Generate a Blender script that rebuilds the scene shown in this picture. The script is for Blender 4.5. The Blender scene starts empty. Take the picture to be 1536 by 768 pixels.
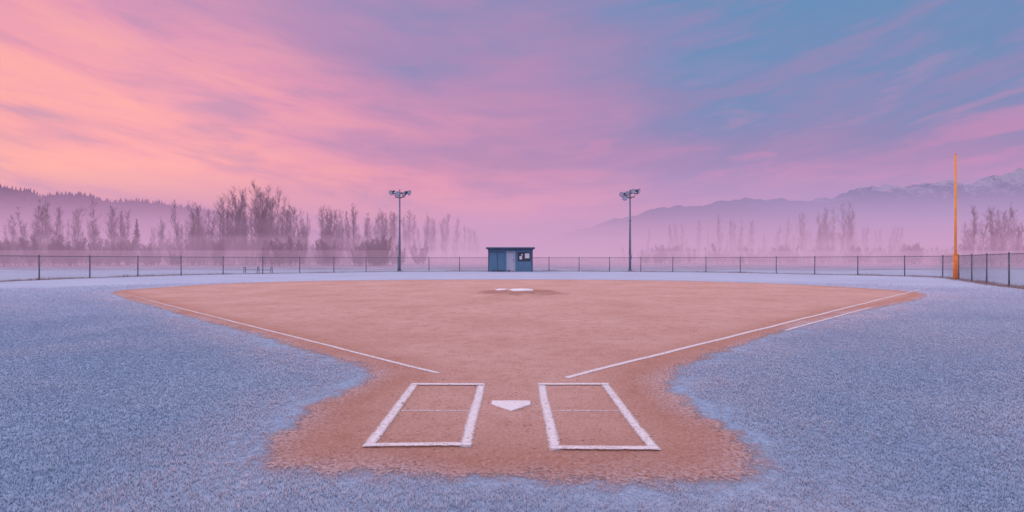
import bpy, math, random
import numpy as np
from mathutils import Vector, Matrix
random.seed(7); RNG=np.random.default_rng(11)
scene=bpy.context.scene
COL=scene.collection
R=math.radians

# ------------------------------------------------------------------ helpers
class NT:
    def __init__(s,tree):
        s.t=tree; s.n=tree.nodes; s.l=tree.links; s.n.clear()
    def put(s,sock,v):
        if isinstance(v,bpy.types.NodeSocket): s.l.new(v,sock)
        elif v is not None: 
            try: sock.default_value=v
            except Exception: sock.default_value=(*v,1) if hasattr(v,'__len__') else (v,)*len(sock.default_value)
    def node(s,typ,props=None,**inp):
        n=s.n.new(typ)
        for k,v in (props or {}).items(): setattr(n,k,v)
        for k,v in inp.items():
            k=k.replace('_',' ')
            s.put(n.inputs[k],v)
        return n
    def math(s,op,a,b=None,c=None,clamp=False):
        n=s.n.new('ShaderNodeMath'); n.operation=op; n.use_clamp=clamp
        s.put(n.inputs[0],a)
        if b is not None: s.put(n.inputs[1],b)
        if c is not None: s.put(n.inputs[2],c)
        return n.outputs[0]
    def noise(s,vec,scale,detail=4,rough=.55,dist=0):
        n=s.node('ShaderNodeTexNoise',None,Vector=vec,Scale=scale,Detail=detail,Roughness=rough,Distortion=dist)
        return n.outputs['Fac']
    def ramp(s,f,stops,interp='LINEAR'):
        n=s.n.new('ShaderNodeValToRGB'); cr=n.color_ramp; cr.interpolation=interp
        while len(cr.elements)<len(stops): cr.elements.new(.5)
        for e,(p,c) in zip(cr.elements,stops):
            e.position=p; e.color=(*c,1) if hasattr(c,'__len__') else (c,c,c,1)
        s.put(n.inputs[0],f); return n.outputs[0]
    def mix(s,f,a,b,typ='MIX'):
        n=s.n.new('ShaderNodeMix'); n.data_type='RGBA'; n.blend_type=typ
        s.put(n.inputs[0],f)
        for i,v in ((6,a),(7,b)):
            if isinstance(v,bpy.types.NodeSocket): s.l.new(v,n.inputs[i])
            else: n.inputs[i].default_value=(*v,1)
        return n.outputs[2]
    def maprange(s,v,a,b,c=0,d=1,smooth=True):
        n=s.n.new('ShaderNodeMapRange'); n.interpolation_type='SMOOTHSTEP' if smooth else 'LINEAR'
        s.put(n.inputs[0],v)
        for i,x in enumerate((a,b,c,d)): s.put(n.inputs[i+1],x)
        return n.outputs[0]
    def mapping(s,vec,scale=(1,1,1),rot=(0,0,0),loc=(0,0,0)):
        n=s.n.new('ShaderNodeMapping'); s.put(n.inputs[0],vec)
        n.inputs['Scale'].default_value=scale; n.inputs['Rotation'].default_value=rot; n.inputs['Location'].default_value=loc
        return n.outputs[0]
    def pos(s): return s.n.new('ShaderNodeNewGeometry').outputs['Position']
    def attr(s,name):
        n=s.n.new('ShaderNodeAttribute'); n.attribute_name=name; return n.outputs['Fac']
    def bump(s,h,strength=.5,dist=.01,normal=None):
        n=s.node('ShaderNodeBump',None,Height=h,Strength=strength,Distance=dist)
        if normal: s.l.new(normal,n.inputs['Normal'])
        return n.outputs[0]
    def bsdf(s,color,rough=.8,normal=None,**kw):
        n=s.n.new('ShaderNodeBsdfPrincipled')
        s.put(n.inputs['Base Color'],color if isinstance(color,bpy.types.NodeSocket) else (*color,1))
        s.put(n.inputs['Roughness'],rough)
        if normal: s.l.new(normal,n.inputs['Normal'])
        for k,v in kw.items(): s.put(n.inputs[k.replace('_',' ')],v)
        return n.outputs[0]
    def diff(s,color,normal=None):
        n=s.n.new('ShaderNodeBsdfDiffuse'); s.put(n.inputs['Color'],color); s.put(n.inputs['Roughness'],0.)
        if normal: s.l.new(normal,n.inputs['Normal'])
        return n.outputs[0]
    def out(s,surf,vol=False):
        o=s.n.new('ShaderNodeOutputMaterial'); s.l.new(surf,o.inputs['Volume' if vol else 'Surface'])
    def alpha(s,surf,a):
        tr=s.n.new('ShaderNodeBsdfTransparent').outputs[0]
        m=s.n.new('ShaderNodeMixShader'); s.put(m.inputs[0],a); s.l.new(tr,m.inputs[1]); s.l.new(surf,m.inputs[2])
        return m.outputs[0]
def newmat(name):
    m=bpy.data.materials.new(name); m.use_nodes=True
    return m,NT(m.node_tree)
def simple(name,c,rough=.6,metal=0,var=.25,scale=8,frost=0):
    m,t=newmat(name); p=t.pos()
    n=t.noise(p,scale,3,.6)
    f=t.ramp(n,[(.3,tuple(x*(1-var) for x in c)),(.7,tuple(min(1,x*(1+var)) for x in c))])
    if frost:
        g=t.n.new('ShaderNodeNewGeometry'); sx=t.node('ShaderNodeSeparateXYZ',None,Vector=g.outputs['Normal'])
        up=t.maprange(sx.outputs[2],.2,.9,0,frost)
        f=t.mix(up,f,(.72,.76,.85))
    t.out(t.bsdf(f,rough,t.bump(n,.15,.004),Metallic=metal)); return m

def npmesh(name,verts,faces,mat=None,attrs=None,parent=None,smooth=False):
    """faces: int array (F,k)"""
    verts=np.asarray(verts,dtype=np.float32); faces=np.asarray(faces,dtype=np.int32)
    me=bpy.data.meshes.new(name)
    F,k=faces.shape
    me.vertices.add(len(verts)); me.vertices.foreach_set('co',verts.ravel())
    me.loops.add(F*k); me.loops.foreach_set('vertex_index',faces.ravel())
    me.polygons.add(F); me.polygons.foreach_set('loop_start',np.arange(F,dtype=np.int32)*k)
    me.polygons.foreach_set('loop_total',np.full(F,k,dtype=np.int32))
    if smooth: me.polygons.foreach_set('use_smooth',np.ones(F,dtype=bool))
    for an,av in (attrs or {}).items():
        a=me.attributes.new(an,'FLOAT','POINT'); a.data.foreach_set('value',np.asarray(av,dtype=np.float32))
    me.update(calc_edges=True)
    if mat: me.materials.append(mat)
    ob=bpy.data.objects.new(name,me); COL.objects.link(ob)
    if parent: ob.parent=parent
    return ob
def empty(name,loc=(0,0,0)):
    e=bpy.data.objects.new(name,None); e.empty_display_size=.3; e.location=loc; COL.objects.link(e); return e

class MB:
    """polygon soup builder"""
    def __init__(s): s.v=[]; s.f=[]
    def tube(s,p0,p1,r0,r1=None,n=10,cap=True):
        r1=r0 if r1 is None else r1
        p0=Vector(p0); p1=Vector(p1); d=(p1-p0).normalized()
        a=d.orthogonal().normalized(); b=d.cross(a); o=len(s.v)
        for p,r in ((p0,r0),(p1,r1)):
            for i in range(n):
                t=2*math.pi*i/n; s.v.append(p+(a*math.cos(t)+b*math.sin(t))*r)
        for i in range(n): s.f.append((o+i,o+(i+1)%n,o+n+(i+1)%n,o+n+i))
        if cap: s.f.append(tuple(o+i for i in range(n))[::-1]); s.f.append(tuple(o+n+i for i in range(n)))
        return s
    def box(s,c,size,rot=None):
        o=len(s.v); c=Vector(c)
        for x in (-.5,.5):
            for y in (-.5,.5):
                for z in (-.5,.5):
                    q=Vector((x*size[0],y*size[1],z*size[2]))
                    if rot is not None: q=rot@q
                    s.v.append(c+q)
        for q in ((0,1,3,2),(4,6,7,5),(0,4,5,1),(2,3,7,6),(0,2,6,4),(1,5,7,3)): s.f.append(tuple(o+i for i in q))
        return s
    def obj(s,name,mat,parent=None,bevel=0,smooth=False):
        me=bpy.data.meshes.new(name); me.from_pydata([tuple(v) for v in s.v],[],s.f); me.update()
        me.materials.append(mat)
        ob=bpy.data.objects.new(name,me); COL.objects.link(ob)
        if parent: ob.parent=parent
        if bevel:
            b=ob.modifiers.new('b','BEVEL'); b.width=bevel; b.segments=2; b.limit_method='ANGLE'
        if smooth:
            for p in me.polygons: p.use_smooth=len(p.vertices)==4
        return ob

_tab=RNG.random((256,256))
def vnoise(x,y,seed=0):
    x=np.asarray(x,float)+seed*17.3; y=np.asarray(y,float)+seed*9.7
    xi=np.floor(x).astype(int); yi=np.floor(y).astype(int); fx=x-xi; fy=y-yi
    fx=fx*fx*(3-2*fx); fy=fy*fy*(3-2*fy)
    g=lambda a,b:_tab[a%256,b%256]
    return (g(xi,yi)*(1-fx)+g(xi+1,yi)*fx)*(1-fy)+(g(xi,yi+1)*(1-fx)+g(xi+1,yi+1)*fx)*fy
def fbm(x,y,o=4,seed=0):
    r=0;a=.5;t=0
    for i in range(o):
        r=r+a*vnoise(x*2**i,y*2**i,seed+i); t+=a; a*=.5
    return r/t
def catmull(pts,n,closed):
    P=np.array(pts,float); N=len(P); out=[]
    rng=range(N if closed else N-1)
    for i in rng:
        if closed: p0,p1,p2,p3=P[i-1],P[i],P[(i+1)%N],P[(i+2)%N]
        else: p0,p1,p2,p3=P[max(i-1,0)],P[i],P[i+1],P[min(i+2,N-1)]
        for j in range(n):
            t=j/n
            out.append(.5*((2*p1)+(-p0+p2)*t+(2*p0-5*p1+4*p2-p3)*t*t+(-p0+3*p1-3*p2+p3)*t**3))
    if not closed: out.append(P[-1])
    return np.array(out)

# ------------------------------------------------------------------ infield outline (metres)
OUT=[(-18.0,23.2),(-17.9,25.6),(-16.7,29.3),(-13.4,32.3),(-9.1,33.7),(-3.1,34.6),(3.7,34.6),(10,33.2),(14.1,30.7),(16.4,27.9),
(17.6,25.1),(17.9,22.8),(16.8,20.8),(14.7,18.6),(11.8,16.2),(9.5,14.3),(6.5,11.6),(3.95,9.04),(2.9,7.88),(2.3,7.19),(1.95,6.27),
(1.92,5.69),(1.96,5.0),(2.02,4.55),(1.93,4.05),(1.62,3.62),(1.09,3.58),(0,3.68),(-.82,3.73),(-1.58,3.8),(-1.88,3.93),(-2.02,4.2),(-2.07,4.71),
(-2.1,5.44),(-2.0,5.97),(-1.87,6.43),(-1.99,7.1),(-2.5,7.73),(-3.86,9.04),(-5.6,10.8),(-7.8,12.8),(-10.9,15.8),(-14.8,19.5)]
POLY=catmull(OUT,4,True)
GX0,GX1,GY0,GY1,GS=-21,21,2.0,37,.1
gx=np.arange(GX0,GX1+1e-6,GS); gy=np.arange(GY0,GY1+1e-6,GS)
def sdf_pts(X,Y):
    A=POLY; B=np.roll(POLY,-1,0); best=np.full(X.shape,1e9); ins=np.zeros(X.shape,bool)
    for (ax,ay),(bx,by) in zip(A,B):
        dx,dy=bx-ax,by-ay; L=dx*dx+dy*dy+1e-12
        t=np.clip(((X-ax)*dx+(Y-ay)*dy)/L,0,1)
        best=np.minimum(best,(X-ax-t*dx)**2+(Y-ay-t*dy)**2)
        if ay!=by:
            c=((ay>Y)!=(by>Y))&(X<(bx-ax)*(Y-ay)/(by-ay)+ax); ins^=c
    return np.where(ins,1,-1)*np.sqrt(best)
MX,MY=np.meshgrid(gx,gy)
SD=sdf_pts(MX,MY)
def sdf(x,y):
    fx=np.clip((x-GX0)/GS,0,len(gx)-1.001); fy=np.clip((y-GY0)/GS,0,len(gy)-1.001)
    i=fx.astype(int); j=fy.astype(int); a=fx-i; b=fy-j
    v=(SD[j,i]*(1-a)+SD[j,i+1]*a)*(1-b)+(SD[j+1,i]*(1-a)+SD[j+1,i+1]*a)*b
    out=(x<GX0)|(x>GX1)|(y<GY0)|(y>GY1)
    return np.where(out,-5,v)

# ------------------------------------------------------------------ materials
m_ground,t=newmat('frosted_turf'); p=t.pos()
big=t.noise(p,.35,2,.55); fine=t.noise(p,14,6,.7)
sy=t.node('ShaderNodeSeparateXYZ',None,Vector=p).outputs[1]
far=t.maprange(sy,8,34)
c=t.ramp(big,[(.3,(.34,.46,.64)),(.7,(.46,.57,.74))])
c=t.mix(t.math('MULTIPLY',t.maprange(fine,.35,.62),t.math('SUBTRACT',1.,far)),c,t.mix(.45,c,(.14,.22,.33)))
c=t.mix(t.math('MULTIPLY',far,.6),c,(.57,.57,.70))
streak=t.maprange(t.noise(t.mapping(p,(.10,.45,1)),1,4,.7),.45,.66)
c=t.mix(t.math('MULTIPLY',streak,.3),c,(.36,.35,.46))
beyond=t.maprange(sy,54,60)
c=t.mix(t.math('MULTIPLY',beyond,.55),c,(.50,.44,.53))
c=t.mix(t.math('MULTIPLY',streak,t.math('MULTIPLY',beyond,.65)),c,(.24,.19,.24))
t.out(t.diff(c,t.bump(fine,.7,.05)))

m_dirt,t=newmat('infield_clay'); p=t.pos()
e=t.attr('edge')
big=t.noise(p,.45,2,.6); mid=t.noise(p,3.2,5,.7); fine=t.noise(p,30,5,.78)
c=t.ramp(big,[(.3,(.65,.375,.315)),(.7,(.76,.49,.43))])
c=t.mix(t.maprange(mid,.42,.66,0,.55),c,(.58,.30,.235))
rim=t.math('MULTIPLY',t.maprange(t.math('ADD',e,t.math('MULTIPLY',t.math('SUBTRACT',mid,.5),2.2)),1.2,.0),.7)
c=t.mix(rim,c,(.47,.20,.13))
c=t.mix(t.maprange(fine,.53,.70,0,.6),c,(.86,.70,.67))
c=t.mix(t.maprange(fine,.46,.32,0,.65),c,(.32,.15,.11))
h_=t.math('ADD',t.math('MULTIPLY',mid,1.6),fine)
nb=t.bump(h_,.9,.04)
fr=t.math('ADD',e,t.math('MULTIPLY',t.math('SUBTRACT',big,.5),1.3))
fr=t.math('MULTIPLY',t.maprange(fr,.50,-.20),t.maprange(fine,.38,.58))
c=t.mix(t.math('MULTIPLY',fr,.8),c,(.74,.64,.71))
s=t.diff(c,nb)
en=t.math('ADD',e,t.math('MULTIPLY',t.math('SUBTRACT',mid,.5),.75))
en=t.math('ADD',en,t.math('MULTIPLY',t.math('SUBTRACT',fine,.5),.6))
t.out(t.alpha(s,t.maprange(en,-.14,.14)))

m_chalk,t=newmat('chalk_paint'); p=t.pos()
a=t.attr('acr'); w=t.attr('wear')
n=t.noise(p,22,5,.75); n2=t.noise(p,90,3,.7)
c=t.ramp(n,[(.3,(.64,.53,.53)),(.6,(.84,.79,.82))])
k=t.math('ADD',t.math('ADD',a,t.math('MULTIPLY',t.math('SUBTRACT',n,.5),2.0)),t.math('MULTIPLY',t.math('SUBTRACT',n2,.5),1.4))
al=t.math('MULTIPLY',t.maprange(k,1.05,.55),t.maprange(t.math('ADD',t.math('ADD',n2,w),t.math('MULTIPLY',t.math('SUBTRACT',n,.5),1.2)),.22,.62))
t.out(t.alpha(t.diff(c,t.bump(n2,.6,.01)),al))

m_grass,t=newmat('frosted_grass_blade')
h=t.attr('h'); ti=t.attr('tint'); ed=t.attr('fringe'); fa=t.attr('far')
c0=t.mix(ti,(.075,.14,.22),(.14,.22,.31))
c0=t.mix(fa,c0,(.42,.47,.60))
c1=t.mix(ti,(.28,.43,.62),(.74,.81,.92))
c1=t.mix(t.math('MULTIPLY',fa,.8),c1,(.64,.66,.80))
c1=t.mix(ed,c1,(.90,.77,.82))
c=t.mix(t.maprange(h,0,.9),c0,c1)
t.out(t.diff(c))

m_post=simple('galvanised_dark',(.13,.14,.19),.55,.4)
m_wire=simple('galvanised_wire',(.26,.27,.34),.5,.5)
m_pole=simple('painted_steel_pole',(.17,.21,.30),.5,.3)
m_lamp=simple('lamp_housing',(.07,.08,.12),.5,.3)
m_lens=simple('lamp_glass',(.40,.45,.56),.15,0,.1)
m_orange=simple('foul_pole_orange',(.90,.36,.06),.45,0,.12,3)
m_pad=simple('pole_pad_orange',(.78,.25,.05),.7,0,.15,5)
m_white=simple('white_rubber',(.78,.73,.75),.6,0,.14,30)
m_frost=simple('frost_crust',(.82,.82,.88),.9,0,.1,20)

# ------------------------------------------------------------------ ground
def sgrid(n,ext,pw=2.6):
    u=np.linspace(-1,1,n); return np.sign(u)*np.abs(u)**pw*ext
xs=sgrid(220,3000); ys=sgrid(220,3000)+10
X,Y=np.meshgrid(xs,ys); X=X.ravel(); Y=Y.ravel()
Rr=np.hypot(X,Y-22)
amp=np.clip((Rr-45)/30,0,1)
Z=amp*(fbm(X/9,Y/5,4,3)-.5)*.55
n=220; ii=np.arange(n*n).reshape(n,n)
F=np.stack([ii[:-1,:-1],ii[:-1,1:],ii[1:,1:],ii[1:,:-1]],-1).reshape(-1,4)
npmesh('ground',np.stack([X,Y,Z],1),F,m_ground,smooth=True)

# infield
keep=SD>-1.0
J,I=len(gy),len(gx); idx=-np.ones((J,I),int); idx[keep]=np.arange(keep.sum())
q=np.stack([idx[:-1,:-1],idx[:-1,1:],idx[1:,1:],idx[1:,:-1]],-1).reshape(-1,4); q=q[(q>=0).all(1)]
vx,vy=MX[keep],MY[keep]
mound=np.exp(-(((vx-.3)**2+(vy-21.9)**2)/1.7**2))*.16
npmesh('infield_dirt',np.stack([vx,vy,.005+mound],1),q,m_dirt,{'edge':SD[keep]},smooth=True)
# darker worn clay ring on the mound
rg=np.linspace(0,1,14); an=np.linspace(0,2*np.pi,49)[:-1]
RRg,AN=np.meshgrid(rg,an,indexing='ij'); wx=.3+np.cos(AN)*RRg*2.3; wy=21.9+np.sin(AN)*RRg*2.3
wz=.010+np.exp(-(((wx-.3)**2+(wy-21.9)**2)/1.7**2))*.16
ii=np.arange(14*48).reshape(14,48)
F=np.stack([ii[:-1],np.roll(ii,-1,1)[:-1],np.roll(ii,-1,1)[1:],ii[1:]],-1).reshape(-1,4)
m_m,t=newmat('scuffed_clay'); p=t.pos(); rr=t.attr('rad'); nn=t.noise(p,1.6,5,.7)
al=t.maprange(t.math('ADD',rr,t.math('MULTIPLY',t.math('SUBTRACT',nn,.5),1.4)),.95,.35,0,.75)
t.out(t.alpha(t.diff(t.mix(t.noise(p,20,3,.7),(.40,.19,.14),(.60,.37,.31))),al))
npmesh('mound_clay',np.stack([wx,wy,wz],-1).reshape(-1,3),F,m_m,{'rad':RRg.ravel()},smooth=True)

# chalk lines
def strip(b,x0,y0,x1,y1,w,z=.010,wear0=0.3,wear1=None):
    wear1=wear0 if wear1 is None else wear1
    L=math.hypot(x1-x0,y1-y0); n=max(2,int(L/.12)); dx,dy=(x1-x0)/L,(y1-y0)/L; o=len(b['v'])
    ph=random.random()*50
    for i in range(n+1):
        f=i/n; wob=.016*(float(vnoise(f*L*1.3,ph))-.5)*2*(w/.1)
        for k in range(5):
            s=(k-2)/2; of=s*w*.62+wob
            b['v'].append((x0+dx*L*f-dy*of,y0+dy*L*f+dx*of,z)); b['a'].append(abs(s)); b['w'].append(wear0+(wear1-wear0)*f)
    for i in range(n):
        for k in range(4):
            a=o+i*5+k; b['f'].append((a,a+5,a+6,a+1))
def flush(b,name):
    npmesh(name,b['v'],b['f'],m_chalk,{'acr':b['a'],'wear':b['w']})
def B(): return dict(v=[],f=[],a=[],w=[])
lw=.092
for sx,(xi,xo,yb,yf) in ((-1,(-.385,-1.20,4.30,6.34)),(1,(.365,1.16,4.23,6.34))):
    b=B()
    strip(b,xi,yb-.04,xi,yf+.04,lw,.009,.22); strip(b,xo,yb-.04,xo,yf+.04,lw,.013,.15)
    a,c_=min(xi,xo),max(xi,xo)
    strip(b,a-.04,yf,c_+.04,yf,lw*.9,.017,.22); strip(b,a-.04,yb,c_+.04,yb,lw*.8,.021,.15)
    strip(b,a+.06,5.27,c_-.06,5.27,.05,.009,-.10)
    flush(b,'batters_box_line')
b=B(); strip(b,-1.0,6.95,-12.0,17.4,.075,.010,.12,.0); strip(b,-12.0,17.4,-17.2,22.4,.075,.010,.0,-.15); flush(b,'foul_line')
b=B(); strip(b,.70,6.70,18.2,23.2,.09,.010,.22,.12); strip(b,18.2,23.2,27,31.6,.1,.012,.05,-.15); flush(b,'foul_line')
b=B(); strip(b,5.85,10.97,11.1,15.85,.075,.010,.2,.1); flush(b,'runner_lane_line')

# home plate
import bmesh
def prismobj(name,pts,z0,z1,mat,bev=.006):
    bm=bmesh.new(); vs=[bm.verts.new((x,y,z0)) for x,y in pts]; f=bm.faces.new(vs)
    r=bmesh.ops.extrude_face_region(bm,geom=[f]); bmesh.ops.translate(bm,vec=(0,0,z1-z0),verts=[v for v in r['geom'] if isinstance(v,bmesh.types.BMVert)])
    bmesh.ops.recalc_face_normals(bm,faces=bm.faces)
    me=bpy.data.meshes.new(name); bm.to_mesh(me); me.materials.append(mat)
    ob=bpy.data.objects.new(name,me); COL.objects.link(ob)
    m=ob.modifiers.new('b','BEVEL'); m.width=bev; m.segments=2
    return ob
prismobj('home_plate',[(-.22,5.60),(-.22,5.47),(-.01,5.24),(.20,5.47),(.20,5.60)][::-1],.004,.022,m_white)
# pitching plate with frost crust
e=empty('pitching_plate')
MB().box((.33,21.9,.175),(.75,.2,.05)).obj('rubber',m_white,e,.01)
def crust(name,cx,cy,cz,rx,ry,h,parent):
    bm=bmesh.new(); bmesh.ops.create_icosphere(bm,subdivisions=4,radius=1)
    for v in bm.verts:
        a=math.atan2(v.co.y,v.co.x); k=1+.3*(float(vnoise(a*2+9,cx*3))-.5)*2
        v.co=Vector((cx+v.co.x*rx*k,cy+v.co.y*ry*k,cz+v.co.z*h*(.7+.6*float(vnoise(v.co.x*4+5,v.co.y*4+5)))))
    me=bpy.data.meshes.new(name); bm.to_mesh(me); me.materials.append(m_frost)
    ob=bpy.data.objects.new(name,me); COL.objects.link(ob); ob.parent=parent
crust('frost_crust',.35,21.75,.15,.50,.45,.06,e)
crust('frost_crust_small',-.42,22.3,.12,.26,.45,.05,e)

# gravel / clods: one object
N=26000
r=RNG.uniform(3.2,14,N); a=RNG.uniform(-.85,.85,N); px,py=r*np.sin(a),r*np.cos(a)
s_=sdf(px,py); k=(s_>.0); px,py,r=px[k],py[k],r[k]
sz=np.clip(RNG.lognormal(-5.6,.45,len(px)),0,.011)
px=np.append(px,[-1.17,-1.19,-1.14]); py=np.append(py,[5.50,5.56,5.47]); sz=np.append(sz,[.022,.016,.012])
octa=np.array([(1,0,0),(0,1,0),(-1,0,0),(0,-1,0),(0,0,.8),(0,0,-.8)],float)
of=np.array([(0,1,4),(1,2,4),(2,3,4),(3,0,4),(1,0,5),(2,1,5),(3,2,5),(0,3,5)])
jit=RNG.uniform(.6,1.3,(len(px),6,1)); V=octa[None]*jit*sz[:,None,None]
th=RNG.uniform(0,6.28,len(px)); cs,sn=np.cos(th)[:,None],np.sin(th)[:,None]
V=np.stack([V[...,0]*cs-V[...,1]*sn+px[:,None],V[...,0]*sn+V[...,1]*cs+py[:,None],V[...,2]+.006+sz[:,None]*.3],-1).reshape(-1,3)
Fg=(of[None]+6*np.arange(len(px))[:,None,None]).reshape(-1,3)
npmesh('gravel',V,Fg,simple('clay_grit',(.54,.34,.29),.95,0,.5,30))

# ------------------------------------------------------------------ frosted grass blades (one object)
N=1300000
r=RNG.uniform(2.3,36,N); a=RNG.uniform(-1.0,1.0,N); bx,by=r*np.sin(a),r*np.cos(a)
s_=sdf(bx,by)
edge=s_+(fbm(bx*1.8,by*1.8,5,2)-.5)*.85+(vnoise(bx*12,by*12,5)-.5)*.3
prob=np.clip(.5-edge/.6,0,1)**1.9
prob*=np.clip((36-r)/22,0,1)**.7
k=RNG.random(N)<prob
inf=np.abs(bx)<1.35
k&=~((inf)&(by>4.1)&(by<6.5))
bx,by,r,edge=bx[k],by[k],r[k],edge[k]; M=len(bx)
cl=fbm(bx*.7,by*.7,3,8); cl2=vnoise(bx*9,by*9,4)
cl=np.clip((cl-.5)*1.7+.5,0,1)
hh=(.014+.012*cl+.012*cl2)*RNG.uniform(.6,1.25,M)*np.clip(.55+np.clip(-edge,0,1)*.9,.4,1)
ww=.0021*(r/4)**.9*RNG.uniform(.7,1.4,M)
th=RNG.uniform(0,2*np.pi,M); lean=RNG.uniform(.1,.9,M)*hh; la=RNG.uniform(0,2*np.pi,M)
dx,dy=np.cos(th)*ww,np.sin(th)*ww; z0=np.full(M,-.001)
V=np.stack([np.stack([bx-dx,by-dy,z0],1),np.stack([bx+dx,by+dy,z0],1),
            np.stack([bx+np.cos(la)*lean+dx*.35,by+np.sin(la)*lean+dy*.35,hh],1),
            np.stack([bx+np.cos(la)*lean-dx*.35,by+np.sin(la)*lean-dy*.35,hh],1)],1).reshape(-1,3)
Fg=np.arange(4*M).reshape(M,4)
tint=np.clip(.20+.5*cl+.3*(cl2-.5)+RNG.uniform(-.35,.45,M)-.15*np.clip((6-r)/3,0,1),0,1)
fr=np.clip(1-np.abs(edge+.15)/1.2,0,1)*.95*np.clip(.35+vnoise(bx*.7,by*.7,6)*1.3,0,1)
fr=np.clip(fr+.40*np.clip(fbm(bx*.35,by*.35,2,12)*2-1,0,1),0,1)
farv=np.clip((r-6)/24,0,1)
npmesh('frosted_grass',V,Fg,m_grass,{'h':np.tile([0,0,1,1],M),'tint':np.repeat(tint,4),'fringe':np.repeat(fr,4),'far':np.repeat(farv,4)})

# ------------------------------------------------------------------ chain link fence
FP=[(-25,4),(-30,18),(-31.6,26),(-31.7,31.5),(-31.2,35.1),(-30.3,37.4),(-29.0,39.8),(-27.5,42.2),(-25.8,43.9),(-23.8,45.2),(-19.9,47.6),(-17.6,49.2),(-13.5,51.4),
(-4.7,53.2),(0,53.4),(4.7,53.3),(11.7,52.3),(16.3,51.2),(20.2,49.6),(24.0,46.6),(26.4,44.2),(28.6,42.4),(30.8,40.6),(31.6,38.2),(30.4,35.0),(26.9,28.9),(25.2,25.4),(22.5,19),(19,9)]
FC=catmull(FP,8,False); seg=np.hypot(*np.diff(FC,axis=0).T); S=np.concatenate([[0],np.cumsum(seg)]); LT=S[-1]
def fpt(s): s=np.clip(s,0,LT); return np.interp(s,S,FC[:,0]),np.interp(s,S,FC[:,1])
def fh(s):
    x,y=fpt(s); return 1.44+np.clip((53-y)/22,0,1.5)*np.where(x<0,.20,.24)
fe=empty('chain_link_fence')
mb=MB(); npost=int(LT/3.05); 
for i in range(npost+1):
    s=LT*i/npost; x,y=fpt(s); h=fh(s); tl=random.uniform(-.02,.02)
    mb.tube((x,y,-.1),(x+tl,y,h+.03),.038,.036,8); mb.tube((x+tl,y,h+.03),(x+tl,y,h+.07),.045,.015,8)
mb.obj('posts',m_post,fe,smooth=True)
def segs_mesh(P0,P1,r0,r1,n=3):
    P0=np.asarray(P0,float);P1=np.asarray(P1,float); r0=np.broadcast_to(r0,(len(P0),)); r1=np.broadcast_to(r1,(len(P0),))
    d=P1-P0; d/=np.linalg.norm(d,axis=1,keepdims=True)+1e-9
    up=np.where(np.abs(d[:,2:])>.9,[[1.,0,0]],[[0,0,1.]]); A=np.cross(d,up); A/=np.linalg.norm(A,axis=1,keepdims=True)+1e-9; Bv=np.cross(d,A)
    t=np.arange(n)*2*np.pi/n
    ring=A[:,None]*np.cos(t)[None,:,None]+Bv[:,None]*np.sin(t)[None,:,None]
    V=np.concatenate([P0[:,None]+ring*r0[:,None,None],P1[:,None]+ring*r1[:,None,None]],1).reshape(-1,3)
    o=(np.arange(len(P0))*2*n)[:,None]; F=[]
    for i in range(n):
        j=(i+1)%n; F.append(o+np.array([i,j,n+j,n+i]))
    return V,np.stack(F,1).reshape(-1,4)
ss=np.linspace(0,LT,400); x,y=fpt(ss); h=fh(ss)
P=np.stack([x,y,h-.02],1); V,F=segs_mesh(P[:-1],P[1:],.024,.024,6); npmesh('top_rail',V,F,m_post,parent=fe,smooth=True)
P=np.stack([x,y,0*x+.05],1); V,F=segs_mesh(P[:-1],P[1:],.006,.006,3); npmesh('tension_wire',V,F,m_wire,parent=fe)
st=np.arange(0,LT-1.5,.075); P0=[];P1=[]
for sg in (1,-1):
    for k in range(3):
        f0,f1=k/3,(k+1)/3
        a0=st+(f0 if sg>0 else 1-f0)*1.3; a1=st+(f1 if sg>0 else 1-f1)*1.3
        H0=fh(a0)-.03; H1=fh(a1)-.03
        x0,y0=fpt(a0);x1,y1=fpt(a1)
        P0.append(np.stack([x0,y0+sg*.003,.03+H0*f0-.03*f0],1)); P1.append(np.stack([x1,y1+sg*.003,.03+H1*f1-.03*f1],1))
V,F=segs_mesh(np.concatenate(P0),np.concatenate(P1),.0028,.0028,3); npmesh('wire_mesh',V,F,m_wire,parent=fe)

# dry weeds along the fence foot: one object
N=26000
s0=RNG.uniform(0,LT,N); x,y=fpt(s0); x=x+RNG.normal(0,.22,N); y=y+RNG.normal(0,.22,N)
hh=RNG.uniform(.04,.17,N)*(.4+1.2*vnoise(s0*.6,s0*0+3)); ww=.008
th=RNG.uniform(0,6.28,N); ln=RNG.normal(0,.05,(N,2))
V=np.stack([np.stack([x-np.cos(th)*ww,y-np.sin(th)*ww,0*x],1),np.stack([x+np.cos(th)*ww,y+np.sin(th)*ww,0*x],1),np.stack([x+ln[:,0],y+ln[:,1],hh],1)],1).reshape(-1,3)
npmesh('dry_grass',V,np.arange(3*N).reshape(N,3),simple('dry_grass_straw',(.36,.26,.24),.9,0,.4,3))

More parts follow.
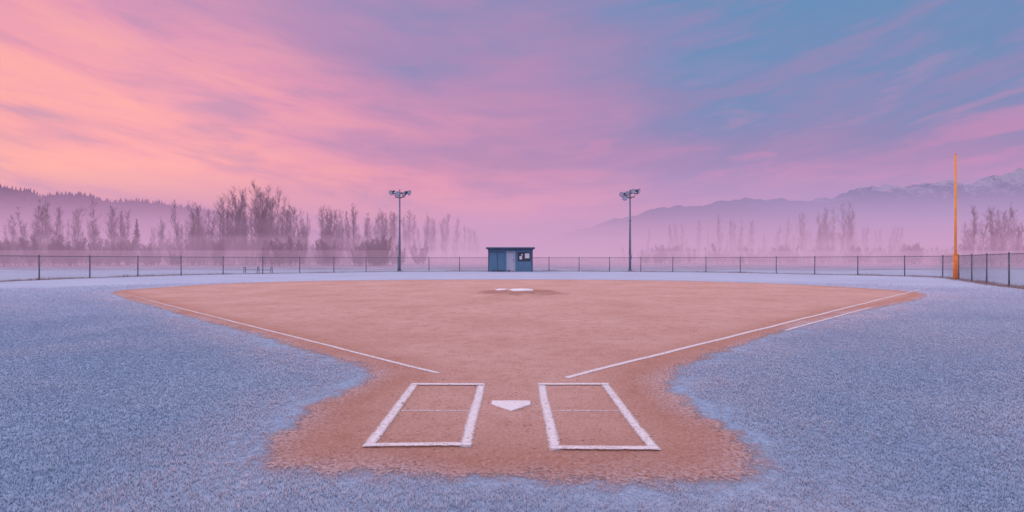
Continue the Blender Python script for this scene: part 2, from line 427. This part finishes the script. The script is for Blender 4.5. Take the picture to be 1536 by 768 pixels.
# ------------------------------------------------------------------ shed
def shed():
    e=empty('equipment_shed')
    m_wall,t=newmat('blue_board_siding'); p=t.pos()
    sx=t.node('ShaderNodeSeparateXYZ',None,Vector=p).outputs[0]
    grv=t.math('PINGPONG',sx,.10); g=t.maprange(grv,.0,.012)
    n=t.noise(t.mapping(p,(3,3,.6)),3,4,.7)
    c=t.ramp(n,[(.3,(.07,.18,.30)),(.7,(.12,.27,.41))])
    c=t.mix(g,(.03,.06,.10),c)
    t.out(t.bsdf(c,.7,t.bump(g,.6,.01)))
    m_trim=simple('shed_trim',(.05,.08,.14),.6); m_roof=simple('shed_roof',(.10,.12,.17),.6,frost=.8)
    m_edge_frame=simple('lit_edge_and_frame',(.42,.52,.66),.5)
    m_door=simple('grey_door',(.42,.48,.60),.5,0,.12); m_dark=simple('window_dark',(.03,.05,.08),.15)
    m_paper=simple('paper_notice',(.80,.82,.86),.7,0,.05)
    X0,X1,Yf,Yb,H=-2.42,2.10,52.35,55.4,2.3
    cx=(X0+X1)/2; W=X1-X0
    dx0,dx1=-.55,.32
    mb=MB(); th=.10
    def fp(xa,xb,za,zb): mb.box(((xa+xb)/2,Yf+th/2,(za+zb)/2),(xb-xa,th,zb-za))
    fp(X0,dx0,0,H-.0); fp(dx0,dx1,2.02,H); fp(dx1,.62,0,H)
    fp(.62,1.86,0,1.12); fp(.62,1.86,1.92,H); fp(1.86,X1,0,H)
    mb.box((X0+.05,(Yf+th+Yb)/2,H/2),(.1,Yb-Yf-th,H)); mb.box((X1-.05,(Yf+th+Yb)/2,H/2),(.1,Yb-Yf-th,H))
    mb.box((cx,Yb+.05,H/2-.05),(W,.1,H-.1))
    mb.obj('walls',m_wall,e)
    rot=Matrix.Rotation(R(-2.5),3,'X')
    MB().box((cx,(Yf+Yb)/2-.15,H+.07),(W+.40,Yb-Yf+.9,.10),rot).obj('roof',m_roof,e,.01)
    MB().box((cx,Yf-.64,H+.09),(W+.44,.04,.15)).obj('fascia',m_trim,e,.005)
    MB().box((cx,Yf-.67,H+.19),(W+.46,.09,.045)).obj('lit_roof_edge',m_edge_frame,e,.004)  # pale strip paints the light along the roof's top edge
    mb=MB()
    for k in range(9): mb.box((X0+.2+k*(W-.4)/8,Yf-.32,H-.06),(.05,.58,.09))
    mb.obj('rafters',m_trim,e)
    MB().box(((dx0+dx1)/2,Yf+.05,1.0),(dx1-dx0-.10,.05,1.94)).obj('door',m_door,e,.008)
    mb=MB(); mb.box((dx0+.02,Yf-.01,1.02),(.07,.05,2.04)).box((dx1-.02,Yf-.01,1.02),(.07,.05,2.04)).box(((dx0+dx1)/2,Yf-.012,2.06),(dx1-dx0+.03,.05,.07)).obj('door_frame',m_edge_frame,e)
    MB().tube((dx1-.15,Yf+.03,1.0),(dx1-.15,Yf-.04,1.0),.025,.03,8).box((dx1-.15,Yf+.02,1.2),(.06,.02,.12)).obj('door_handle',m_trim,e)
    MB().box((1.24,Yf+.07,1.52),(1.22,.02,.78)).obj('window_glass',m_dark,e)
    mb=MB(); 
    for x_ in (.60,1.24,1.88): mb.box((x_,Yf-.01,1.52),(.05,.04,.90))
    mb.box((1.24,Yf-.013,1.09),(1.36,.06,.05)).box((1.24,Yf-.013,1.95),(1.36,.06,.05)).obj('window_frame',m_trim,e)
    MB().box((1.55,Yf+.045,1.62),(.46,.012,.50)).box((.90,Yf+.045,1.42),(.26,.012,.34)).box((1.02,Yf+.045,1.72),(.16,.012,.12)).obj('notices',m_paper,e)
    mb=MB()
    for x_ in (X0+.03,X1-.03): mb.box((x_,Yf-.015,H/2),(.10,.03,H))
    mb.box((cx-1.0,Yf-.015,.08),(W-2.6,.03,.14))
    mb.box(((X0+dx0)/2,Yf-.015,2.0),(dx0-X0-.2,.03,.05)).box((-1.5,Yf-.015,1.05),(.04,.03,1.8))
    mb.obj('trim',m_trim,e)
shed()

# ------------------------------------------------------------------ floodlight poles
def flood(x,y,H,spec,name='floodlight_pole'):
    e=empty(name,(x,y,0))
    mb=MB(); mb.tube((0,0,-.2),(0,0,H),.13,.075,14).tube((0,0,0),(0,0,.12),.24,.24,12).tube((0,0,H),(0,0,H+.05),.08,.05,10)
    for z in (1.5,3.1,H*.62): mb.tube((0,0,z),(0,0,z+.06),.135,.135,12)
    mb.box((0,-.17,1.5),(.25,.12,.4))
    mb.obj('mast',m_pole,e,smooth=True)
    mb=MB()
    mb.box((0,0,H-.35),(1.7,.09,.09)).box((0,0,H-.75),(1.0,.08,.08))
    mb.tube((-.8,0,H-.35),(0,0,H-.95),.025,.025,6).tube((.8,0,H-.35),(0,0,H-.95),.025,.025,6)
    mb.obj('crossarm',m_lamp,e)
    hb=MB(); lb=MB()
    for (lx,lz,yaw,pitch) in spec:
        d=Vector((math.sin(yaw)*math.cos(pitch),-math.cos(yaw)*math.cos(pitch),math.sin(pitch)))
        c=Vector((lx,0,lz)); c0=c-d*.05
        hb.tube(c-d*.36,c-d*.12,.10,.12,12); hb.tube(c-d*.12,c+d*.14,.13,.27,16,cap=False); hb.tube(c+d*.14,c+d*.17,.285,.285,16,cap=False)
        hb.tube(c-d*.12,c-d*.115,.13,.13,16)
        hb.tube(c-d*.05,(lx,0,H-.35),.03,.03,6)
        lb.tube(c+d*.12,c+d*.15,.26,.25,16)
    hb.obj('lamp_housings',m_lamp,e,smooth=True); lb.obj('lamp_lenses',m_lens,e)
flood(-11.85,54.0,8.55,[(-.82,8.32,-.7,-.45),(-.22,8.20,.2,-.5),(.38,8.15,.9,-.35),(.90,8.30,1.1,-.3)])
flood(12.45,54.0,8.55,[(-.80,8.12,-.9,-.3),(-.28,8.20,-.5,-.45),(.28,8.42,.3,-.2),(.80,8.46,1.0,-.25),(-.55,7.75,-.2,-.5)])

# ------------------------------------------------------------------ foul pole
e=empty('foul_pole',(29.5,34.05,0))
MB().tube((0,0,-.3),(0,0,8.35),.085,.06,14).tube((0,0,8.35),(0,0,8.40),.07,.03,12).obj('pole',m_orange,e,smooth=True)
mb=MB().tube((0,0,.0),(0,0,1.75),.135,.135,16)
for z in (.25,.75,1.25,1.65): mb.tube((0,0,z),(0,0,z+.03),.141,.141,16)
mb.obj('pad',m_pad,e,smooth=True)
MB().tube((0,0,-.05),(0,0,.06),.26,.24,14).obj('footing',simple('concrete',(.35,.35,.37),.9),e)

# ------------------------------------------------------------------ bench beyond the fence
e=empty('park_bench',(-23.6,47.6,0))
m_al=simple('weathered_aluminium',(.40,.42,.50),.5,.3,frost=.6)
mb=MB()
for k in range(3): mb.box((0,-.14+k*.14,.62),(2.9,.12,.04))
mb.obj('seat',m_al,e,.004)
mb=MB()
for x_ in (-1.25,0,1.25):
    mb.tube((x_,-.2,0),(x_,-.1,.60),.03,.03,6).tube((x_,.2,0),(x_,.1,.60),.03,.03,6).tube((x_,-.2,.3),(x_,.2,.3),.02,.02,6)
mb.tube((-1.25,0,.3),(1.25,0,.3),.02,.02,6).obj('legs',m_post,e)

# ------------------------------------------------------------------ trees
m_bark,t=newmat('frosted_bark'); p=t.pos()
c=t.ramp(t.noise(p,.6,2,.6),[(.3,(.11,.07,.10)),(.7,(.22,.16,.20))]); t.out(t.diff(c))
m_con,t=newmat('frosted_needles'); p=t.pos()
c=t.ramp(t.noise(p,2.5,2,.6),[(.3,(.07,.07,.10)),(.7,(.20,.18,.24))]); t.out(t.diff(c))
def bare_tree(seed,H=11,slim=1.0,shrub=False):
    rg=random.Random(seed); P0=[];P1=[];r0=[];r1=[]
    def add(a,b,ra,rb): P0.append(tuple(a));P1.append(tuple(b));r0.append(ra);r1.append(rb)
    def branch(p,d,L,r,depth):
        n=4 if depth==0 else (3 if depth==1 else 2)
        q=p.copy(); 
        for i in range(n):
            d=(d+Vector((rg.gauss(0,.15),rg.gauss(0,.15),.14+rg.gauss(0,.08)))).normalized()
            q2=q+d*L/n; rr=r*(1-i/n*.7); add(q,q2,rr,max(.007,r*(1-(i+1)/n*.75)))
            if depth<2:
                for k in range(rg.choice((1,2,3)) if depth==0 else rg.choice((1,2,2))):
                    s=Vector((rg.gauss(0,1),rg.gauss(0,1),rg.gauss(.3,.5))).normalized()
                    dd=(d*.75+s*.75).normalized()
                    branch(q.lerp(q2,rg.random()),dd,L*rg.uniform(.38,.62),max(.007,rr*.5),depth+1)
            q=q2
    stems=1 if not shrub else rg.randint(4,7)
    for si in range(stems):
        p=Vector((rg.gauss(0,.3)*(si>0 or shrub),rg.gauss(0,.3)*(si>0 or shrub),-.2)); d=Vector((rg.gauss(0,.04),rg.gauss(0,.04),1)) if not shrub else Vector((rg.gauss(0,.4),rg.gauss(0,.4),1)).normalized()
        h=H*(1 if si==0 else rg.uniform(.6,1)); nseg=14; R0=H*.0105 if not shrub else .02
        st=rg.uniform(.08,.35) if not shrub else .1
        for i in range(nseg):
            f=i/nseg; d=(d+Vector((rg.gauss(0,.05),rg.gauss(0,.05),.08))).normalized()
            q=p+d*h/nseg; add(p,q,R0*(1-f*.9),R0*(1-(i+1)/nseg*.9))
            if f>st:
                for k in range(rg.randint(2,3) if not shrub else 2):
                    a=rg.uniform(0,6.28); el=rg.uniform(.6,1.25)
                    dd=Vector((math.cos(a)*math.cos(el),math.sin(a)*math.cos(el),math.sin(el)))
                    L=h*rg.uniform(.11,.25)*slim*(1.2-f*.80)
                    branch(p.lerp(q,rg.random()),dd,L,R0*(1-f*.85)*.4,0)
            p=q
    V,F=segs_mesh(P0,P1,np.array(r0),np.array(r1),3)
    me_ob=npmesh('tmp',V,F,m_bark); me=me_ob.data; bpy.data.objects.remove(me_ob); return me
TV=[bare_tree(100+i,10,random.uniform(.7,1.2)) for i in range(12)]
SV=[bare_tree(300+i,2.6,1.3,True) for i in range(4)]
def conifer(seed,H):
    rg=random.Random(seed); V=[];F=[]
    n=int(H*7)
    for i in range(n):
        f=i/n; z=.06*H+f*.92*H; L=(1-f)**.85*H*.17*rg.uniform(.75,1.15)+.05
        for k in range(9):
            if rg.random()<.12: continue
            a=rg.uniform(0,6.28); l=L*rg.uniform(.6,1.2); w=.10+l*.16; dr=-.25*l
            c,s=math.cos(a),math.sin(a); o=len(V)
            V+= [(0,0,z+.1),(c*l*.6-s*w,s*l*.6+c*w,z+dr*.6),(c*l,s*l,z+dr+rg.uniform(-.05,.1)),(c*l*.6+s*w,s*l*.6-c*w,z+dr*.6)]
            F.append((o,o+1,o+2,o+3))
    return V,F
def conifer_obj(name,x,y,H,seed):
    e=empty(name,(x,y,0)); V,F=conifer(seed,H); npmesh('foliage',V,F,m_con,parent=e)
    MB().tube((0,0,-.2),(0,0,H*.97),H*.014,.01,7).obj('trunk',m_bark,e)
def inst(me,name,x,y,sc,parent,wide=1):
    ob=bpy.data.objects.new(name,me); COL.objects.link(ob); ob.location=(x,y,0)
    ob.scale=(sc*wide,sc*wide,sc); ob.rotation_euler=(0,0,random.uniform(0,6.28)); ob.parent=parent
def row(name,clusters):
    e=empty(name)
    for (x,y,sx,sy,n,h) in clusters:
        for i in range(n):
            inst(random.choice(TV),'tree',random.gauss(x,sx),y+random.uniform(-sy,sy),h/10*random.choice((1,.97,.9,.78,.6,.45))*random.uniform(.88,1.03),e,random.uniform(.7,1.0))
    return e
row('bare_tree_row',[(-83,92,2.4,4,15,11.0),(-93,95,4,6,11,8.5),(-72,90,2.8,5,14,10.5),(-65,95,3,6,13,8),(-54.5,90,1.8,4,15,10.8),(-60,96,3,6,11,7.5),
 (-49,88,1.5,4,18,13.0),(-44,90,2.4,4,24,12.9),(-39,93,2,5,14,11.3),(-35,98,2,7,15,9.5),(-31,92,2.2,5,17,10.8),(-27,98,2.5,7,18,10),(-24,112,3.5,8,20,11),(-19,125,4,10,18,11),(-14,145,4,8,10,9.5)])
row('bare_tree_row',[(44,138,5,8,13,10),(55,134,3,8,12,12.),(62,132,3,8,12,11),(73,118,3,6,14,13),(80,132,5,8,11,9.5),(92,130,5,8,12,10),(82,88,1.6,4,10,10.8),(89,94,2.0,5,8,9),(99,96,4,6,9,10.5)])
e=empty('shrub_thicket')
for i in range(260):
    x=random.uniform(-104,-16); inst(random.choice(SV),'shrub',x,random.uniform(80,106),random.uniform(.8,2.0),e)
for i in range(150):
    x=random.uniform(26,108); inst(random.choice(SV),'shrub',x,random.uniform(98,128)-max(0,x-60)*.3,random.uniform(.6,1.7),e)
conifer_obj('conifer_tree',-64.5,88,8.2,1); conifer_obj('conifer_tree',68.5,114,8.8,3)

# ------------------------------------------------------------------ hills and mountains
m_hill,t=newmat('forested_slope'); p=t.pos()
c=t.ramp(t.noise(p,.03,3,.65),[(.35,(.06,.04,.075)),(.65,(.11,.08,.125))]); t.out(t.diff(c))
def mountain(name,prof,Yc,depth,x0,x1,nu,nv,mat,rug=.3,seed=0):
    xs=np.linspace(x0,x1,nu); v=np.linspace(0,1,nv); X,Vv=np.meshgrid(xs,v)
    pr=np.interp(X,[a for a,b in prof],[b for a,b in prof])
    shape=np.clip(1-np.abs(2*Vv-1),0,1)**.85
    Y=Yc+(Vv-.5)*depth
    k=110.
    rid=1-np.abs(2*fbm(X/k,Y/(k*1.4),5,seed)-1)
    jag=fbm(X/28,Y/28,4,seed+3)-.5
    Z=pr*shape*(1-rug*(1-rid)*1.6*(1-.55*shape))+jag*pr*.13*shape-3
    idx=np.arange(nu*nv).reshape(nv,nu); F=np.stack([idx[:-1,:-1],idx[:-1,1:],idx[1:,1:],idx[1:,:-1]],-1).reshape(-1,4)
    npmesh(name,np.stack([X,Y,Z],-1).reshape(-1,3),F,mat,smooth=True)
    return X,Y,Z
def mtn_mat(name,s0,s1,dark,snow,amt=.85):  # bluish distance haze is put into the dark base colour
    m,t=newmat(name); p=t.pos(); z=t.node('ShaderNodeSeparateXYZ',None,Vector=p).outputs[2]
    n=t.noise(p,.018,4,.7); f=t.noise(t.mapping(p,(1,1,.35)),.03,6,.75)
    k=t.maprange(t.math('ADD',z,t.math('MULTIPLY',t.math('SUBTRACT',f,.5),230)),s0,s1)
    c=t.mix(n,tuple(x*.75 for x in dark),dark); c=t.mix(t.math('MULTIPLY',k,amt),c,snow)
    t.out(t.diff(c,t.bump(f,1.,25))); return m
S1=1.5625
prof=[(0,0),(60,25)]+[((px-768)*S1,(384-py)*S1+8) for px,py in [(840,350),(900,335),(960,318),(1010,307),(1060,307),(1100,300),(1160,298),(1230,295),(1260,287),(1310,278),(1360,272),(1400,273),(1450,269),(1500,260),(1536,255)]]+[(1500,225),(2100,250)]
mountain('mountain',prof,1200,620,0,2100,420,90,mtn_mat('snowy_rock_hazed',135,185,(.14,.21,.37),(.66,.61,.72),.75),.34,2)
prof=[(20,0)]+[((px-768)*1.04,(384-py)*1.04+3) for px,py in [(850,352),(900,338),(950,322),(985,312),(1020,311),(1080,322),(1140,328),(1200,320),(1250,312),(1310,320),(1380,330),(1450,334),(1536,330)]]+[(1000,70),(1400,90)]
mountain('mountain',prof,830,420,20,1400,340,70,mtn_mat('wooded_rock_hazed',120,190,(.12,.17,.30),(.5,.52,.64),.3),.32,5)
prof=[(-1500,165)]+[((px-768)*1.17,(384-py)*1.17+5) for px,py in [(-100,273),(0,278),(50,285),(110,291),(160,299),(220,305),(300,312),(360,325),(430,340),(560,366)]]+[(-180,0)]
X,Y,Z=mountain('forested_hill',prof,900,420,-1500,-180,300,60,m_hill,.15,9)
XX,YY,ZZ=X.ravel(),Y.ravel(),Z.ravel()
cand=np.where((YY<930)&(ZZ>6))[0]; sel=RNG.choice(cand,9000)
ang=np.arange(5)*2*np.pi/5
x=XX[sel]+RNG.uniform(-3,3,len(sel)); y=YY[sel]+RNG.uniform(-4,4,len(sel)); z=ZZ[sel]-1.5; h=RNG.uniform(5,10,len(sel)); rad=h*RNG.uniform(.16,.26,len(sel))
parts=[];fc=[];o=0
for lo,hi,rr in ((.1,.6,1.),(.4,1.,.65)):
    base=np.stack([x[:,None]+np.cos(ang)*rad[:,None]*rr,y[:,None]+np.sin(ang)*rad[:,None]*rr,np.broadcast_to((z+h*lo)[:,None],(len(x),5))],-1)
    tip=np.stack([x,y,z+h*hi],-1)[:,None]
    V_=np.concatenate([base,tip],1).reshape(-1,3); oo=(np.arange(len(x))*6)[:,None,None]+o
    fc.append((oo+np.array([[i,(i+1)%5,5] for i in range(5)])).reshape(-1,3)); parts.append(V_); o+=len(V_)
npmesh('conifer_forest',np.concatenate(parts),np.concatenate(fc),m_hill)

# ------------------------------------------------------------------ mist (homogeneous layers)
def srgb(r,g,b): return tuple(((c/255+.055)/1.055)**2.4 if c>10 else c/3294 for c in (r,g,b))
def mist(name,plan,H,dens,col):
    m,t=newmat(name+'_vol')
    ab=t.node('ShaderNodeVolumeAbsorption',None,Density=dens); ab.inputs['Color'].default_value=(0,0,0,1)
    em=t.node('ShaderNodeEmission',None,Strength=dens); em.inputs['Color'].default_value=(*col,1)  # mist glows by itself, standing in for light scattered inside it
    ad=t.n.new('ShaderNodeAddShader'); t.l.new(ab.outputs[0],ad.inputs[0]); t.l.new(em.outputs[0],ad.inputs[1])
    t.out(ad.outputs[0],True)
    if isinstance(plan[0],(int,float)): plan=[(-2600,plan[0]),(2600,plan[0]),(2600,plan[1]),(-2600,plan[1])]
    k=len(plan); b=MB(); b.v=[Vector((x,y,-6)) for x,y in plan]+[Vector((x,y,H)) for x,y in plan]
    b.f=[tuple(range(k))[::-1],tuple(range(k,2*k))]+[(i,(i+1)%k,k+(i+1)%k,k+i) for i in range(k)]
    b.obj(name,m)
mist('mist',(64,1500),2.4,.012,srgb(210,166,202))
mist('mist',(68,1505),4.6,.012,srgb(208,162,200))
mist('mist',(72,1510),7.4,.008,srgb(206,160,198))
mist('mist',(61,1520),12,.0085,srgb(206,158,198))
mist('mist',(260,1540),50,.0013,srgb(190,154,200))
mist('mist',[(0,100),(2500,100.5),(2500,1480),(1500,1490)],22,.0070,srgb(158,152,200))
mist('mist',[(0,101),(-1500,1491),(-2500,1481),(-2500,101.5)],20,.0030,srgb(190,128,170))

# ------------------------------------------------------------------ sky
w=bpy.data.worlds.new('sky'); scene.world=w; w.use_nodes=True; t=NT(w.node_tree)
tc=t.n.new('ShaderNodeTexCoord').outputs['Generated']
sp=t.node('ShaderNodeSeparateXYZ',None,Vector=tc); x,y,z=sp.outputs[0],sp.outputs[1],t.math('MAXIMUM',sp.outputs[2],0)
zz=t.math('SUBTRACT',z,t.math('MULTIPLY',t.math('MULTIPLY',x,x),.16))
cp=t.node('ShaderNodeCombineXYZ',None,X=x,Y=y,Z=t.math('MULTIPLY',zz,3.2)).outputs[0]
n1=t.noise(t.mapping(cp,(1.5,1.5,1.2),(0,R(3),0)),1.1,2,.5,.3)
n2=t.noise(t.mapping(cp,(1.3,1.3,2.0),(0,R(-3),0),(5,2,0)),2.0,3,.55,.4)
n3=t.noise(t.mapping(cp,(1.5,1.5,2.3),(0,R(4),0),(1,7,0)),3.2,6,.58,.35)
s=t.math('ADD',t.math('MULTIPLY',x,.40),t.math('MULTIPLY',t.math('SUBTRACT',z,.2),1.0))
s=t.math('ADD',s,.47)
s=t.math('ADD',s,t.math('MULTIPLY',t.math('SUBTRACT',n1,.5),.40))
s=t.math('ADD',s,t.math('MULTIPLY',t.math('SUBTRACT',n2,.5),.30))
s=t.math('ADD',s,t.math('MULTIPLY',t.math('SUBTRACT',n3,.5),.16))
col=t.ramp(s,[(.08,srgb(246,168,168)),(.26,srgb(242,158,172)),(.42,srgb(222,148,180)),(.56,srgb(186,140,182)),(.70,srgb(144,138,184)),(.84,srgb(112,142,186)),(1.,srgb(100,143,186))])
hz=t.maprange(z,.20,.02)
hcol=t.ramp(t.math('ADD',t.math('MULTIPLY',x,.7),.5),[(.05,srgb(246,166,176)),(.38,srgb(250,164,178)),(.55,srgb(228,154,190)),(.9,srgb(180,148,196))])
col=t.mix(t.math('MULTIPLY',hz,.72),col,hcol)
lit=t.math('MULTIPLY',t.maprange(n3,.44,.68),t.maprange(s,.66,.25))
lit=t.math('MULTIPLY',lit,t.maprange(z,.02,.12))
col=t.mix(t.math('MULTIPLY',lit,.55),col,srgb(255,178,164))
pk=t.math('MULTIPLY',t.maprange(n3,.46,.68),t.maprange(s,.25,.66)); pk=t.math('MULTIPLY',pk,t.maprange(z,.40,.15))
col=t.mix(t.math('MULTIPLY',pk,.46),col,srgb(228,144,184))
gry=t.math('MULTIPLY',t.maprange(n3,.54,.30),.50)
col=t.mix(gry,col,srgb(160,136,180))
zen=t.maprange(z,.50,.85)
col=t.mix(zen,col,(1.20,1.10,1.36))
bk=t.maprange(y,.1,-.6); col=t.mix(t.math('MULTIPLY',bk,.6),col,(1.1,.9,1.1))
bg=t.node('ShaderNodeBackground',None,Strength=1.0); t.l.new(col,bg.inputs[0])
sk=t.n.new('ShaderNodeTexSky'); sk.sky_type='NISHITA'; sk.sun_disc=False; sk.sun_elevation=R(14); sk.sun_rotation=R(-35)
bg2=t.node('ShaderNodeBackground',None,Strength=.0015); t.l.new(sk.outputs[0],bg2.inputs[0])
ad=t.n.new('ShaderNodeAddShader'); t.l.new(bg.outputs[0],ad.inputs[0]); t.l.new(bg2.outputs[0],ad.inputs[1])
ow=t.n.new('ShaderNodeOutputWorld'); t.l.new(ad.outputs[0],ow.inputs[0])

sl=bpy.data.lights.new('sun','SUN'); sl.energy=.9; sl.angle=R(20); sl.color=(1,.72,.66)
so=bpy.data.objects.new('sun',sl); COL.objects.link(so)
el,az=R(14),R(-35); so.rotation_euler=Vector((math.sin(az)*math.cos(el),math.cos(az)*math.cos(el),math.sin(el))).to_track_quat('Z','Y').to_euler()

cam=bpy.data.cameras.new('camera'); cam.lens=18; cam.sensor_width=36; cam.clip_end=6000; cam.clip_start=.05
co=bpy.data.objects.new('camera',cam); COL.objects.link(co); co.location=(0,0,1.6); co.rotation_euler=(R(90),0,0)
scene.camera=co
scene.view_settings.view_transform='Standard'; scene.view_settings.look='None'; scene.view_settings.exposure=0
